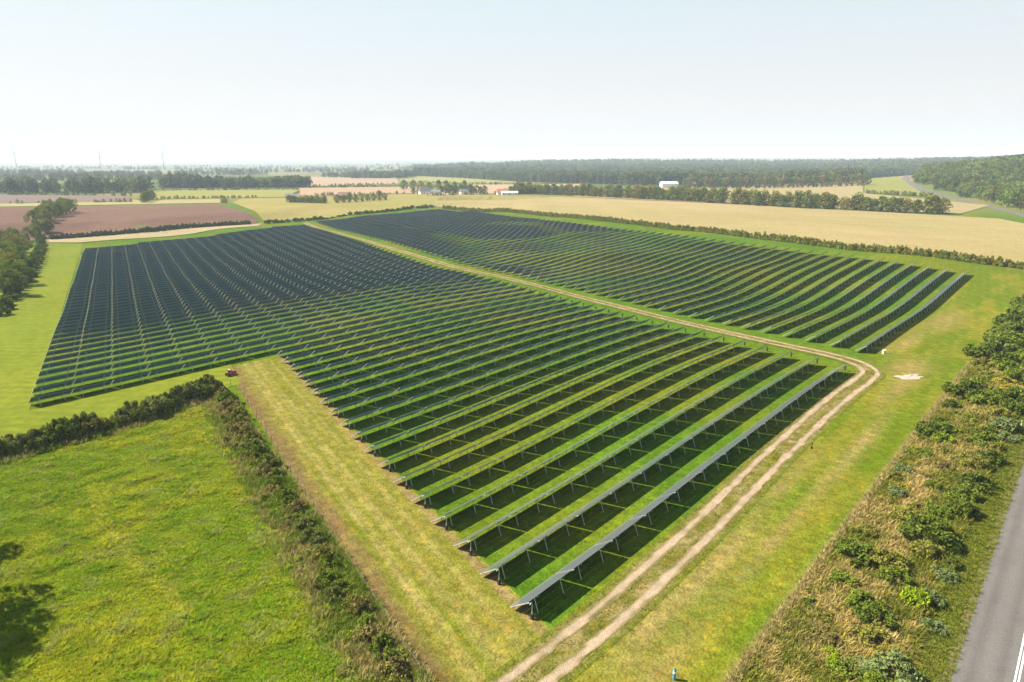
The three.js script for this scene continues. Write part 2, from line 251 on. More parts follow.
field('ploughed_field', [[-600, -662], [-393, -719], [-463, -848], [-800, -902]], 25, .30, [.15, .11, .10], [.19, .14, .12], 60, 12, 1.1);
field('grass_field', [[-412, -768], [-250, -824], [-319, -1051], [-528, -996]], 30, .35, [.25, .23, .06], [.19, .20, .05]);
field('meadow_field', [[-282, -702], [-195, -543], [-150, -570], [-84, -664], [57, -824], [-119, -902], [-244, -801], [-304, -779]], 9, .30, [.20, .195, .045], [.30, .235, .09], 40, 14, .2);
field('stubble_field', [[-270, -848], [-116, -931], [-147, -1181], [-337, -1112]], 30, .35, [.36, .245, .16], [.31, .225, .13]);
field('stubble_field', [[-351, -1157], [-211, -1317], [-346, -2075], [-590, -1936]], 60, .5, [.35, .24, .17], [.30, .23, .14]);
field('grass_field', [[-232, -1449], [15, -1317], [0, -2235], [-379, -2423]], 60, .5, [.21, .22, .06], [.26, .24, .08]);
field('stubble_field', [[-106, -848], [111, -996], [147, -1317], [-129, -1259]], 30, .35, [.37, .255, .165], [.31, .23, .14]);
field('stubble_field', [[-76, -676], [0, -606], [84, -462], [134, -366], [166, -298], [215, -244], [300, -310], [352, -500], [241, -653], [57, -824], [-88, -848]], 7, .30, [.35, .265, .135], [.235, .205, .070], 70, 9, -.5);
field('stubble_field', [[70, -830], [241, -660], [352, -545], [440, -640], [426, -848], [517, -1032], [179, -1157]], 22, .35, [.31, .24, .12], [.26, .215, .10], 40, 10, -.5);
field('grass_field', [[428, -848], [455, -760], [530, -930], [640, -1170], [764, -1380], [662, -1317]], 30, .5, [.17, .19, .04], [.22, .20, .06]);

// ---------------------------------------------------------------- solar tables
const PITCH_S = 6.86, PITCH_N = 5.9, TILT = Math.atan2(1.50, 2.25), SLOPE = 2.7;
const faceMat = new THREE.MeshPhysicalMaterial({ color: col(.095, .104, .114), roughness: .35, clearcoat: 1, clearcoatRoughness: .12 }), backMat = new THREE.MeshPhysicalMaterial({ color: col(.105, .205, .310), roughness: .75, specularIntensity: .15 }), glass = [faceMat, backMat];
const galv = std(col(.40, .42, .44), .5, { metalness: .4 }), alu = std(col(.42, .40, .36), .5, { metalness: .3 }), darkBox = std(col(.02, .022, .024), .55), conduitMat = std(col(.55, .55, .53), .5);
const TAB = (() => {
  const T = {};
  // rotateX(+TILT) lowers +z; so build mirrored: high edge at -z, then turn round
  const S = (g) => { g.rotateX(TILT); g.translate(0, 1.11, .06); g.rotateY(Math.PI); return g; };
  T.panels = [];
  for (let i = 0; i < 6; i++) for (let j = 0; j < 4; j++) T.panels.push(S(mergeGeometries([box(1.078, .014, .661, (i - 2.5) * 1.09, .091, (j - 1.5) * .675), box(1.074, .014, .657, (i - 2.5) * 1.09, .0768, (j - 1.5) * .675)], true)));
  T.rafter = [-1, 1].map((q) => S(box(.06, .09, 2.71, q * 3.285, -.008, 0)));
  T.midRafter = [-1, 1].map((q) => S(box(.06, .08, 2.5, q * 1.95, -.04, 0)));
  T.purlin = [-1, 1].map((q) => S(box(PITCH_S - .01, .06, .07, 0, .036, q * .86)));
  const post = (z, top) => cyl(.045, .045, top + .5, 0, -.5, z, 6);
  T.posts = []; for (const x of [-1.95, 1.95]) { T.posts.push((() => { const g = new THREE.CylinderGeometry(.045, .045, 2.05, 6); g.rotateX(-Math.atan2(.5, 1.5)); g.translate(x, .53, .86); return g; })()); T.posts.push(post(-.8, .56).translate(x, 0, 0)); }
  T.brace = [-1.95, 1.95].map((x) => { const g = new THREE.CylinderGeometry(.03, .03, 1.6, 5); g.rotateX(Math.PI / 2 - .12); g.translate(x, .62, .02); return g; });
  T.allPanels = (() => { const f = [], b = []; for (let i = 0; i < 6; i++) for (let j = 0; j < 4; j++) { f.push(S(box(1.078, .014, .661, (i - 2.5) * 1.09, .091, (j - 1.5) * .675))); b.push(S(box(1.074, .014, .657, (i - 2.5) * 1.09, .0768, (j - 1.5) * .675))); } return mergeGeometries([mergeGeometries(f), mergeGeometries(b)], true); })();
  T.allGalv = mergeGeometries([...T.midRafter, ...T.purlin, ...T.posts].map((g) => g.clone()));
  T.allAlu = mergeGeometries(T.rafter.map((g) => g.clone()));
  return T;
})();
const tables = [];   // [s centre, n centre, block, row, place in row, how many in the row]
for (let k = 0; k < 72; k++) {
  const n = k * PITCH_N, s0 = rowStart(n + .5), s1 = 95.9 + .352 * n, back = (s) => n < 392 + .13 * (s - 95);
  const cnt = Math.round((s1 - s0) / PITCH_S), row = [];
  const start = k < 18 ? -.1 + .35 * n : -.1 + .35 * n - PITCH_S * Math.round((-.1 + .35 * n - s0) / PITCH_S);
  for (let i = 0; i < cnt; i++) { const s = start + (i + .5) * PITCH_S; if (s < s1 + 1 && back(s)) row.push(s); }
  row.forEach((s, i) => tables.push([s, n + 1.05, 'L', k, i, row.length]));
}
for (let k = 0; k < 73; k++) {
  const n = k * PITCH_N + 1.2, s0 = 114.2 + .342 * n, s1 = 246 + .345 * n, cnt = Math.round((s1 - s0) / PITCH_S);
  for (let i = 0; i < cnt; i++) tables.push([s0 + (i + .5) * PITCH_S, n + 1.05, 'R', k, i, cnt]);
}
function tableMatrix(s, n) {
  const a = at(s - 3.3, n), b = at(s + 3.3, n), p = at(s, n), x = b.clone().sub(a).normalize(), y = V(0, 1, 0).addScaledVector(x, -x.y).normalize(), z = x.clone().cross(y);
  p.y = (a.y + b.y + p.y) / 3;
  return new THREE.Matrix4().makeBasis(x, y, z).setPosition(p);
}
camera.updateMatrixWorld(true); camera.updateProjectionMatrix();
const view = new THREE.Matrix4().multiplyMatrices(camera.projectionMatrix, camera.matrixWorldInverse);
const ndc = (p) => p.clone().applyMatrix4(view);
for (const t of tables) { const p = at(t[0], t[1]), q = ndc(p); t.seen = Math.abs(q.x) < 1.02 && Math.abs(q.y) < 1.02; t.d = p.length(); t.far = Math.hypot(p.x, p.y - EYE, p.z); }
const order = tables.filter((t) => t.seen).sort((a, b) => a.far - b.far), own = new Set(order.slice(0, 300)), fine = new Set(order.slice(0, 110));
for (const t of own) {
  const [s, n, block, k, i, cnt] = t;
  const where = block === 'L' ? (k < 18 ? `${ordinal(i)} solar table from the mown strip, ${ordinal(k)} row from the gravel track` : `${ordinal(i)} solar table from the left, ${ordinal(k - 18)} row behind the mower`) : `${ordinal(i)} solar table from the track end, ${ordinal(k)} row of right-hand block`;
  const g = thing('solar_table', where, 'solar panel', V(0, 0, 0), 0, 'solar tables standing in long parallel rows'); tableMatrix(s, n).decompose(g.position, g.quaternion, g.scale);
  if (fine.has(t)) for (const p of TAB.panels) mesh('panel', p, glass, g); else mesh('panel_face', TAB.allPanels, glass, g);
  for (const p of TAB.rafter) mesh('end_rafter', p, alu, g);
  for (const p of TAB.midRafter) mesh('rafter', p, galv, g);
  for (const p of TAB.purlin) mesh('purlin', p, galv, g);
  for (const p of TAB.posts) mesh('post', p, galv, g);
}
{
  const rest = tables.filter((t) => !own.has(t)), g = new THREE.Group(); g.name = 'distant_solar_tables'; tag(g, 'mass of distant dark solar tables filling both blocks of the park', 'solar panels', null, 'stuff'); scene.add(g);
  for (const [nm, geo, mat] of [['panel_faces', TAB.allPanels, glass], ['supports', TAB.allGalv, galv], ['end_rafters', TAB.allAlu, alu]]) {
    const im = new THREE.InstancedMesh(geo, mat, rest.length); im.name = nm; im.castShadow = im.receiveShadow = true; im.userData.kind = 'stuff';
    rest.forEach((t, i) => im.setMatrixAt(i, tableMatrix(t[0], t[1]))); g.add(im);
  }
}
{ // junction boxes at the row ends, with a bent conduit down from the table
  const boxGeo = mergeGeometries([box(.3, .78, .24, 0, .6, 0), box(.36, .05, .3, 0, 1.015, 0)]), legGeo = box(.09, .6, .07, 0, -.05, 0), con = tube([V(-.35, 1.72, .05), V(-.08, 1.82, 0), V(.05, 1.6, 0), V(.06, 1.1, 0), V(.05, .55, 0)], .03, 14, 6), lowGeo = mergeGeometries([box(.28, .5, .22, .05, .32, 0), box(.34, .04, .28, .05, .59, 0)]);
  for (let k = 0; k < 18; k++) {
    const n = k * PITCH_N, g = thing('junction_box', `dark junction box at the mown strip end, ${ordinal(k)} row from the gravel track`, 'junction box', at(-.1 + .35 * n + .35, n - .12), TH, 'junction boxes at the row ends');
    mesh('cabinet', lowGeo, darkBox, g); mesh('leg', legGeo, darkBox, g); mesh('conduit', con, conduitMat, g);
  }
  for (let k = 0; k < 24; k++) {
    const n = k * PITCH_N, g = thing('junction_box', `slim dark box where the ${ordinal(k)} row from the bend meets the track`, 'junction box', at(97.4 + .352 * n, n + .6), TH, 'junction boxes at the row ends');
    mesh('cabinet', boxGeo, darkBox, g); mesh('leg', legGeo, darkBox, g);
  }
}

// ---------------------------------------------------------------- vegetation
function leafGeo(r, clumps, per, size, shape) { // leaf-sized diamonds spread through clumps; clump = [x, y, z, radius]
  const n = clumps.length * per, pos = new Float32Array(n * 18), colr = new Float32Array(n * 18), a = V(), b = V(), c = V(); let o = 0;
  for (const [cx, cy, cz, cr] of clumps) { const tone = .82 + .36 * r(); for (let i = 0; i < per; i++) {
    c.set(r() * 2 - 1, r() * 2 - 1, r() * 2 - 1); while (c.lengthSq() > 1) c.set(r() * 2 - 1, r() * 2 - 1, r() * 2 - 1);
    c.normalize().multiplyScalar(cr * Math.cbrt(.25 + .75 * r())); c.y *= shape; c.x += cx; c.y += cy; c.z += cz; if (c.y < .05) c.y = .05 + .1 * r();
    a.set(r() - .5, r() - .5, r() - .5).normalize(); b.set(r() - .5, r() - .5, r() - .5).cross(a).normalize(); const z = size * (.6 + .8 * r()); a.multiplyScalar(z); b.multiplyScalar(z * .55);
    const q = [c.clone().add(a), c.clone().add(b), c.clone().sub(a), c.clone().sub(b)], t = tone * (.75 + .5 * r());
    for (const k of [0, 1, 2, 0, 2, 3]) { pos[o] = q[k].x; pos[o + 1] = q[k].y; pos[o + 2] = q[k].z; colr[o] = t * 1.02; colr[o + 1] = t; colr[o + 2] = t * .95; o += 3; }
  } }
  const g = new THREE.BufferGeometry(); g.setAttribute('position', new THREE.BufferAttribute(pos, 3)); g.setAttribute('color', new THREE.BufferAttribute(colr, 3)); g.computeVertexNormals(); return g;
}
const leafMat = (r, g, b) => matte({ color: col(r, g, b), roughness: .85, vertexColors: true, side: THREE.DoubleSide, transmission: .3, thickness: 0 });
const LEAF = { dark: leafMat(.095, .130, .018), mid: leafMat(.135, .180, .020), olive: leafMat(.185, .185, .035), brown: leafMat(.20, .17, .055), bright: leafMat(.22, .30, .018), pine: leafMat(.070, .105, .024), grey: leafMat(.145, .185, .065), yellow: leafMat(.28, .25, .03), hedge: leafMat(.155, .170, .034), forest: leafMat(.088, .122, .036), hill: leafMat(.105, .148, .024), scrub: leafMat(.165, .185, .045) };
const bark = std(col(.10, .075, .05), 1);
function bushGeo(seed, per, size) { const r = rngOf(seed), cl = []; const n = 15 + Math.floor(r() * 6); for (let i = 0; i < n; i++) { const a = r() * 6.283, q = .78 * Math.sqrt(r()); cl.push([Math.cos(a) * q, .2 + .62 * Math.pow(r(), .8) * (1 - q * .55), Math.sin(a) * q, .17 + .15 * r()]); } for (let i = 0; i < 5; i++) { const a = r() * 6.283, q = .34 * r(); cl.push([Math.cos(a) * q, .68 + .16 * r(), Math.sin(a) * q, .09 + .07 * r()]); } return leafGeo(r, cl, per, size, .9); }
const BUSH = [1, 2, 3, 4, 5].map((i) => bushGeo(i * 97, 105, .075)), twig = (() => { const r = rngOf(8), g = []; for (let i = 0; i < 6; i++) { const a = i * 1.05 + r(); g.push(tube([V(0, -.1, 0), V(Math.cos(a) * .14, .25, Math.sin(a) * .14), V(Math.cos(a) * .42, .62 + .2 * r(), Math.sin(a) * .42)], .014, 5, 4)); } return mergeGeometries(g); })();
function bush(pos, rad, hgt, mat, variant, label, group, turn = 0) { const g = thing('bush', label, 'bush', pos, turn, group); mesh('foliage', BUSH[variant % 5], mat, g); mesh('stem', twig, bark, g); g.scale.set(rad, hgt, rad); return g; }
function treeGeos(seed, per, size, spread, low) { // unit tree: height 1
  const r = rngOf(seed), cl = [], limbs = [cyl(.030, .016, .62, 0, -.03, 0, 7)];
  const n = 15 + Math.floor(r() * 5);
  for (let i = 0; i < n; i++) { const y = lerp(low, .9, Math.pow((i + .5) / n, .9)), a = i * 2.4 + r(), w = spread * Math.sin(Math.PI * clamp01(.18 + .8 * (y - low) / (.95 - low))) * (.45 + .75 * r()); cl.push([Math.cos(a) * w, y, Math.sin(a) * w, .085 + .075 * r()]); if (i % 2) limbs.push(tube([V(0, Math.max(.12, y - .28), 0), V(Math.cos(a) * w * .5, y - .1, Math.sin(a) * w * .5), V(Math.cos(a) * w, y, Math.sin(a) * w)], .008, 4, 4)); }
  return [leafGeo(r, cl, per, size, .9), mergeGeometries(limbs)];
}
const TREE = [11, 12, 13, 14].map((i) => treeGeos(i, 60, .034, .26, .12)), TALL = [21, 22, 23].map((i) => treeGeos(i, 60, .03, .17, .1)), BIG = [31, 32, 33].map((i) => treeGeos(i, 230, .022, .36, .2));
function tree(pos, h, mat, geos, label, group, turn = 0, wide = 1) { const g = thing('tree', label, 'tree', pos, turn, group); mesh('crown', geos[0], mat, g); mesh('trunk', geos[1], bark, g); g.scale.set(h * wide, h, h * wide); return g; }
const R = rngOf(2024);
// hedge in front of the left block
{
  const pts = []; for (let s = -44; s < 14.5; s += 1.55) pts.push([s + R() * .6, 84.2 + (s > -4 ? (s + 4) * .28 : 0) + (R() - .5) * 1.6, s]);
  pts.forEach(([s, n, q], i) => { const gap = Math.abs(s + 5.6) < 1.2; const k = gap ? .55 : 1; bush(at(s, n, -.1), (2.2 + .8 * R()) * k, (3.0 + 1.0 * R()) * k, [LEAF.scrub, LEAF.mid, LEAF.dark, LEAF.olive, LEAF.scrub][Math.floor(R() * 5)], i, `${ordinal(i)} bush from the left in the hedge before the left block`, 'hedge before the left block', R() * 6); });
}
// bushes along the left of the mown strip
{
  let i = 0; for (let n = 1; n < 84; n += 1.75) {
    const s = hedgeLine(n) + (R() - .35) * 1.6, k = n < 30 ? .8 : n < 44 ? .72 : 1, near = n < 52;
    bush(at(s, n + R(), -.12), (1.55 + .75 * R()) * k, (1.7 + 1.0 * R()) * k, near ? [LEAF.brown, LEAF.olive, LEAF.mid, LEAF.mid, LEAF.scrub][Math.floor(R() * 5)] : [LEAF.scrub, LEAF.olive, LEAF.mid, LEAF.brown][Math.floor(R() * 4)], i, `${ordinal(i)} bush from the bottom, left edge of the mown strip`, 'bushes along the mown strip', R() * 6); i++;
    if (R() < .55) { bush(at(s - 1.3 - R(), n + R(), -.1), .7 + .6 * R(), .8 + .5 * R(), [LEAF.olive, LEAF.brown, LEAF.mid, LEAF.bright][Math.floor(R() * 4)], i + 2, `${ordinal(i)} bush from the bottom, left edge of the mown strip`, 'bushes along the mown strip', R() * 6); i++; }
  }
}
// shrubs on the rough ground by the road
{
  const spec = [[124, -20, 3.6, 3.2, 'dark'], [130, -21, 3.4, 3, 'dark'], [138, -21, 3.4, 3.2, 'mid'], [145, -21.5, 3.8, 3.4, 'dark'], [152, -20, 3, 2.8, 'mid'], [162, -19.5, 3.2, 3, 'dark'], [170, -20, 3.2, 3, 'dark'], [178, -20, 3.4, 3, 'mid'], [187, -21, 3.4, 3, 'dark'], [197, -20, 3.4, 3, 'dark'], [208, -21, 3.4, 3, 'mid'], [118, -19, 1.8, 1.6, 'olive'],
    [93.6, -20, 2.6, 2.4, 'dark'], [97, -21, 2.4, 2.2, 'mid'], [91.6, -23, 2.3, 1.9, 'mid'], [85.9, -18.9, 1.3, 1.2, 'dark'], [82, -23, 1.3, 1.1, 'olive'], [70.6, -19, 1.9, 1.5, 'dark'], [73, -20.2, 1.6, 1.3, 'mid'], [68.3, -20.6, 1.2, 1.2, 'bright'], [80.4, -26.9, 1.8, 1.5, 'grey'], [106.5, -24, 1.5, 1.3, 'yellow'], [101, -25, 1.6, 1.4, 'yellow'], [96, -26, 1.8, 2, 'dark'], [110, -25.5, 1.8, 2, 'mid'], [90, -26.5, 1.7, 1.8, 'dark'],
    [48.6, -19.6, 1.0, .7, 'yellow'], [55.5, -26.6, 1.7, 1.5, 'dark'], [62, -25.5, 1.6, 1.4, 'olive'], [50.5, -25.7, 1.5, 1.3, 'mid'], [40.9, -21.8, 1.5, 1.1, 'olive'], [37.2, -24.8, 2.3, 1.9, 'dark'], [39.5, -24, 1.8, 1.5, 'mid'], [34.4, -25.2, 1.3, 1.2, 'olive'], [29.1, -20, 1.8, 1.4, 'dark'], [29.5, -22.4, 1.7, 1.3, 'olive'], [27.2, -23.6, 1.2, 1.1, 'mid'], [24.8, -26.2, 1.1, 1.2, 'bright'], [26, -26.9, 1.0, 1, 'grey'], [19.6, -23.6, 1.5, 1.1, 'dark'], [21.5, -22.4, 1.3, 1, 'mid'], [17, -24.2, 1.2, .9, 'olive'],
    [11.5, -22.9, .75, .75, 'bright'], [12.8, -22.3, .6, .6, 'bright'], [13.6, -27, 1.6, 1.3, 'grey'], [10.5, -26.2, 1.3, 1.1, 'mid'], [14.6, -21.6, .9, .7, 'brown'], [17, -20.2, .9, .7, 'olive'], [22, -28, .9, .7, 'grey'], [31, -27.2, 1, .8, 'grey'], [44, -24.2, 1.3, 1.2, 'mid'], [46.5, -26.4, 1.5, 1.4, 'dark'], [58.5, -22.4, 1.1, .9, 'brown'], [65, -26.7, 1.5, 1.4, 'dark'], [71, -25.6, 1.5, 1.5, 'mid'], [76, -25.6, 1.4, 1.2, 'dark'], [86, -25.4, 1.4, 1.4, 'olive'], [35, -19.4, 1, .8, 'olive'], [24, -20, 1.1, .8, 'mid'], [6, -24, 1.4, 1.1, 'dark'], [2, -22, 1.2, 1, 'olive'], [5, -27, 1.2, 1.1, 'mid'], [112, -20.2, 1.4, 1.2, 'olive'], [117, -23.5, 2, 1.8, 'mid'], [128, -25, 2, 2, 'mid'], [140, -26, 2.2, 2.2, 'dark'], [155, -25.5, 2.2, 2.2, 'dark'], [172, -26, 2.3, 2.2, 'mid'], [190, -26, 2.4, 2.2, 'dark']];
  for (let i = 0; i < 60; i++) { const s = lerp(-6, 125, Math.pow(R(), 1.15)), n = -18.4 - 9.3 * R(), k = R(); spec.push([s, n, .55 + .8 * R() * R() + s / 300, .5 + .7 * R() * R() + s / 320, ['olive', 'mid', 'dark', 'olive', 'brown', 'mid', 'grey'][Math.floor(R() * 7)]]); }
  const how = { dark: 'dark green', mid: 'green', olive: 'olive green', bright: 'bright yellow-green', grey: 'grey-green', yellow: 'yellow flowering', brown: 'brownish' }, cnt = {};
  spec.sort((a, b) => a[0] - b[0]).forEach(([s, n, rr, h, m], i) => { const k = cnt[m] = (cnt[m] ?? -1) + 1; bush(at(s, n, -.1), rr * 1.4, h * 1.5, LEAF[m], i, `${ordinal(k)} ${how[m]} shrub from the bottom on the roadside rough`, 'shrubs on the roadside rough', R() * 6); });
}
// grasses: uncountable, instanced
function tuftGeo(seed, blades, h, lean, w) {
  const r = rngOf(seed), pos = [];
  for (let i = 0; i < blades; i++) { const a = r() * 6.283, q = .16 * r(), x = Math.cos(a) * q, z = Math.sin(a) * q, l = lean * (.4 + r()), hh = h * (.6 + .6 * r()), b = a + 1.57, dx = Math.cos(b) * w, dz = Math.sin(b) * w, mx = x + Math.cos(a) * l * .35, mz = z + Math.sin(a) * l * .35, tx = x + Math.cos(a) * l, tz = z + Math.sin(a) * l;
    pos.push(x - dx, -.03, z - dz, x + dx, -.03, z + dz, mx + dx * .8, hh * .65, mz + dz * .8, x - dx, -.03, z - dz, mx + dx * .8, hh * .65, mz + dz * .8, mx - dx * .8, hh * .65, mz - dz * .8, mx - dx * .8, hh * .65, mz - dz * .8, mx + dx * .8, hh * .65, mz + dz * .8, tx, hh, tz); }
  const g = new THREE.BufferGeometry(); g.setAttribute('position', new THREE.Float32BufferAttribute(pos, 3)); g.computeVertexNormals(); return g;
}
const bladeMat = matte({ color: 0xffffff, roughness: .9, side: THREE.DoubleSide, transmission: .35, thickness: 0 });
function scatter(name, label, geo, count, seed, place, paint) {
  const r = rngOf(seed), m = new THREE.Matrix4(), q = new THREE.Quaternion(), list = [];
  for (let i = 0; i < count * 3 && list.length < count; i++) { const p = place(r); if (!p) continue; const w = at(p[0], p[1]); const v = ndc(w); if (Math.abs(v.x) > 1.25 || v.y < -1.35 || v.y > 1) continue; list.push([w, p[2], paint(p[0], p[1], w, r), r()]); }
  const im = new THREE.InstancedMesh(geo, bladeMat, list.length); im.name = name; im.castShadow = im.receiveShadow = true; const c = new THREE.Color();
  list.forEach(([w, k, cl, t], i) => { q.setFromAxisAngle(V(0, 1, 0), t * 6.283); m.compose(w, q, V(k, k * (.7 + .6 * t), k)); im.setMatrixAt(i, m); im.setColorAt(i, c.setRGB(...cl)); });
  tag(im, label, 'grass', null, 'stuff'); scene.add(im);
}
scatter('meadow_grass', 'long bright green tufty grass covering the meadow at bottom left', tuftGeo(3, 9, .34, .36, .035), 85000, 91,
  (r) => { const n = lerp(-10, 84, r()), s = lerp(-62, hedgeLine(n) + 1.6, r()); const k = fbm(s / 2.2, n / 2.2, 55, 2); if (k < .34 && r() < .7) return null; if (n > 22 && n < 64 && Math.abs(s - (-19.8 + .115 * (n - 30) + 1.5 * (vnoise(n / 6, 1, 2) - .5))) < .7 && r() < .6) return null; return [s, n, .5 + .8 * r() * sst(.36, .8, k)]; },
  (s, n, w, r) => { const a = fbm(w.x / 9, w.z / 9, 81, 3), b = r(), f = fbm(w.x / 1.6, w.z / 1.6, 82, 2); let c = mix3([.150, .250, .006], [.36, .345, .012], clamp01(sst(.3, .72, a) * .55 + .5 * (b - .4) + 1.0 * (f - .42))); if (f > .66) c = mix3(c, [.20, .25, .06], .6); if (b > .93) c = [.24, .21, .05]; if (b < .03) c = [.30, .25, .02]; return mul3(c, .85 + .3 * r()); });
scatter('rough_grass', 'tall dry and green grass on the roadside rough ground', tuftGeo(5, 10, .46, .4, .026), 46000, 92,
  (r) => { const s = lerp(-15, 300, Math.pow(r(), 1.7)), n = lerp(-30.4, -17.2, r()); return [s, n, (n < -27.5 ? .45 : .8) * (.6 + 1.0 * r()) * (1 + s / 260)]; },
  (s, n, w, r) => { const a = .5 * fbm(s / 8, n / 3.6, 95, 4) + .5 * fbm(s / 2.6, n / 1.8, 98, 3), b = r(); let c = mix3([.125, .145, .014], [.42, .31, .115], clamp01(sst(.39, .70, a) * .9 + .6 * (b - .5))); if (n < -27) c = mix3([.10, .14, .012], [.20, .19, .03], b); else if (b < .05) c = [.36, .30, .02]; return mul3(c, .8 + .4 * r()); });
scatter('fence_line_grass', 'pale dry grass in a line between lawn and roadside rough', tuftGeo(6, 9, .42, .22, .03), 5500, 93,
  (r) => { const s = lerp(-15, 290, Math.pow(r(), 1.5)); return [s, -17.2 + (r() - .5) * (r() < .7 ? .35 : 1), (.5 + .6 * r()) * (1 + s / 300)]; }, (s, n, w, r) => mul3([.36, .28, .12], .75 + .4 * r()));
const trackCurve = new THREE.CatmullRomCurve3(trackLine.map(([s, n]) => V(s, 0, n)));
scatter('track_grass', 'short weeds growing in the middle and along the edges of the track', tuftGeo(8, 8, .14, .16, .022), 9000, 95,
  (r) => { const t = Math.pow(r(), 1.3) * .55, p = trackCurve.getPointAt(t), q = trackCurve.getTangentAt(t), z = r(), d = z < .5 ? (r() - .5) * 1.5 : (r() < .5 ? -1 : 1) * (1.95 + .7 * r()); return [p.x + q.z * d, p.z - q.x * d, .5 + 1.0 * r()]; },
  (s, n, w, r) => mul3(mix3([.12, .17, .010], [.30, .25, .07], r()), .8 + .4 * r()));
scatter('hedge_weeds', 'tall weeds and dry stems growing along the hedges', tuftGeo(9, 10, .6, .34, .026), 16000, 96,
  (r) => { const z = r(); if (z < .62) { const n = lerp(-4, 84, r()), d = (r() + r() + r() - 1.5) * 3.4; return [hedgeLine(n) + .2 + Math.min(d, 2.1), n, .6 + .9 * r()]; } const s = lerp(-46, 14, r()); return [s, 84 + (s > -4 ? (s + 4) * .28 : 0) + (r() + r() - 1) * 4.2, .6 + .9 * r()]; },
  (s, n, w, r) => { const a = fbm(s / 3, n / 3, 99, 2); return mul3(mix3([.13, .19, .014], [.34, .27, .10], clamp01(sst(.35, .65, a) * .8 + .6 * (r() - .5))), .8 + .4 * r()); });
// hedge between the right block and the stubble
{
  const line = new THREE.CatmullRomCurve3([[412, 446], [396, 343], [350, 194], [309, 95], [282, 30], [279, -12], [285, -60]].map(([s, n]) => V(s, 0, n)));
  const r = rngOf(77), gs = leafGeo(rngOf(3), [[0, .3, 0, .3], [0, .6, 0, .22], [0, .85, 0, .13], [.2, .25, .1, .25], [-.2, .25, -.1, .25]], 34, .09, 1.1), im = new THREE.InstancedMesh(gs, LEAF.hedge, 2000), m = new THREE.Matrix4(), q = new THREE.Quaternion(), c = new THREE.Color();
  for (let i = 0; i < 2000; i++) { const p = line.getPointAt(r()), w = at(p.x + (r() - .5) * 3.4, p.z + (r() - .5) * 2), k = 1.5 + 1.2 * r(); q.setFromAxisAngle(V(0, 1, 0), r() * 6.3); m.compose(w, q, V(k * 1.1, k * (1 + .5 * r()), k * 1.1)); im.setMatrixAt(i, m); im.setColorAt(i, c.setRGB(.8 + .5 * r(), .85 + .35 * r(), .8)); }
  im.name = 'hedge_shrubs'; im.castShadow = im.receiveShadow = true; tag(im, 'long olive hedge of young conifers between right block and stubble field', 'hedge', null, 'stuff'); scene.add(im);
}
// dark shrubs along the ploughed field, behind the left block
for (let i = 0; i < 46; i++) { const t = (i + .3 * R()) / 45, X = lerp(-284, -196, t), Z = lerp(-423, -513, t); bush(V(X, height(X, Z) - .2, Z), 2.1 + .7 * R(), 3.2 + 1.1 * R(), LEAF.pine, i, `${ordinal(i)} dark shrub from the left along the ploughed field`, 'shrubs along the ploughed field', R() * 6); }
for (let i = 0; i < 30; i++) { const t = (i + .3 * R()) / 29, X = lerp(-186, -78, t), Z = lerp(-524, -664, t), k = t > .3 && t < .45 ? .5 : 1; bush(V(X, height(X, Z) - .2, Z), 2.6 + R(), (2.6 + 1.2 * R()) * k, [LEAF.pine, LEAF.dark][i % 2], i, `${ordinal(i)} dark shrub from the left along the meadow field edge`, 'shrubs along the meadow field', R() * 6); }
// trees at the left edge
{
  let i = 0; const big = [[-177, -226, 12], [-186, -242, 15], [-200, -250, 15], [-199, -268, 16], [-216, -272, 16], [-214, -290, 16], [-232, -296, 16], [-230, -312, 15], [-247, -322, 15], [-246, -340, 14], [-264, -350, 14], [-262, -366, 13], [-280, -376, 14], [-210, -258, 15], [-240, -305, 16], [-168, -214, 9], [-172, -232, 14], [-190, -258, 15], [-208, -281, 15], [-222, -304, 15], [-238, -328, 15], [-254, -348, 15], [-270, -368, 14], [-285, -392, 14], [-290, -412, 13], [-296, -428, 12]];
  for (const [X, Z, h] of big) { tree(V(X, height(X, Z) - .2, Z), h * .72, [LEAF.olive, LEAF.dark, LEAF.mid][i % 3], BIG[i % 3], `${ordinal(i)} broad tree from the front in the left shelter belt`, 'broad trees in the left shelter belt', i * 1.3, 1.15); i++; }
  for (let k = 0; k < 34; k++) { const t = (k + .4 * R()) / 33, X = lerp(-152, -292, t) + 4 * Math.sin(t * 3), Z = lerp(-200, -428, t); bush(V(X - 2, height(X - 2, Z) - .2, Z), 2.6 + R(), 3.2 + 1.6 * R(), [LEAF.dark, LEAF.pine, LEAF.mid][k % 3], k, `${ordinal(k)} shrub from the front, hedge beside the left grass field`, 'hedge beside the left grass field', R() * 6); }
  for (let k = 0; k < 18; k++) { const t = k / 17, X = lerp(-304, -372, t) + (R() - .5) * 14, Z = lerp(-446, -575, t) + (R() - .5) * 10; tree(V(X, height(X, Z) - .3, Z), 9.5 + 3 * R(), [LEAF.mid, LEAF.olive, LEAF.mid][k % 3], BIG[k % 3], `${ordinal(k)} tree from the front of the wedge beside the ploughed field`, 'tree wedge beside the ploughed field', k, 1.05); }
}
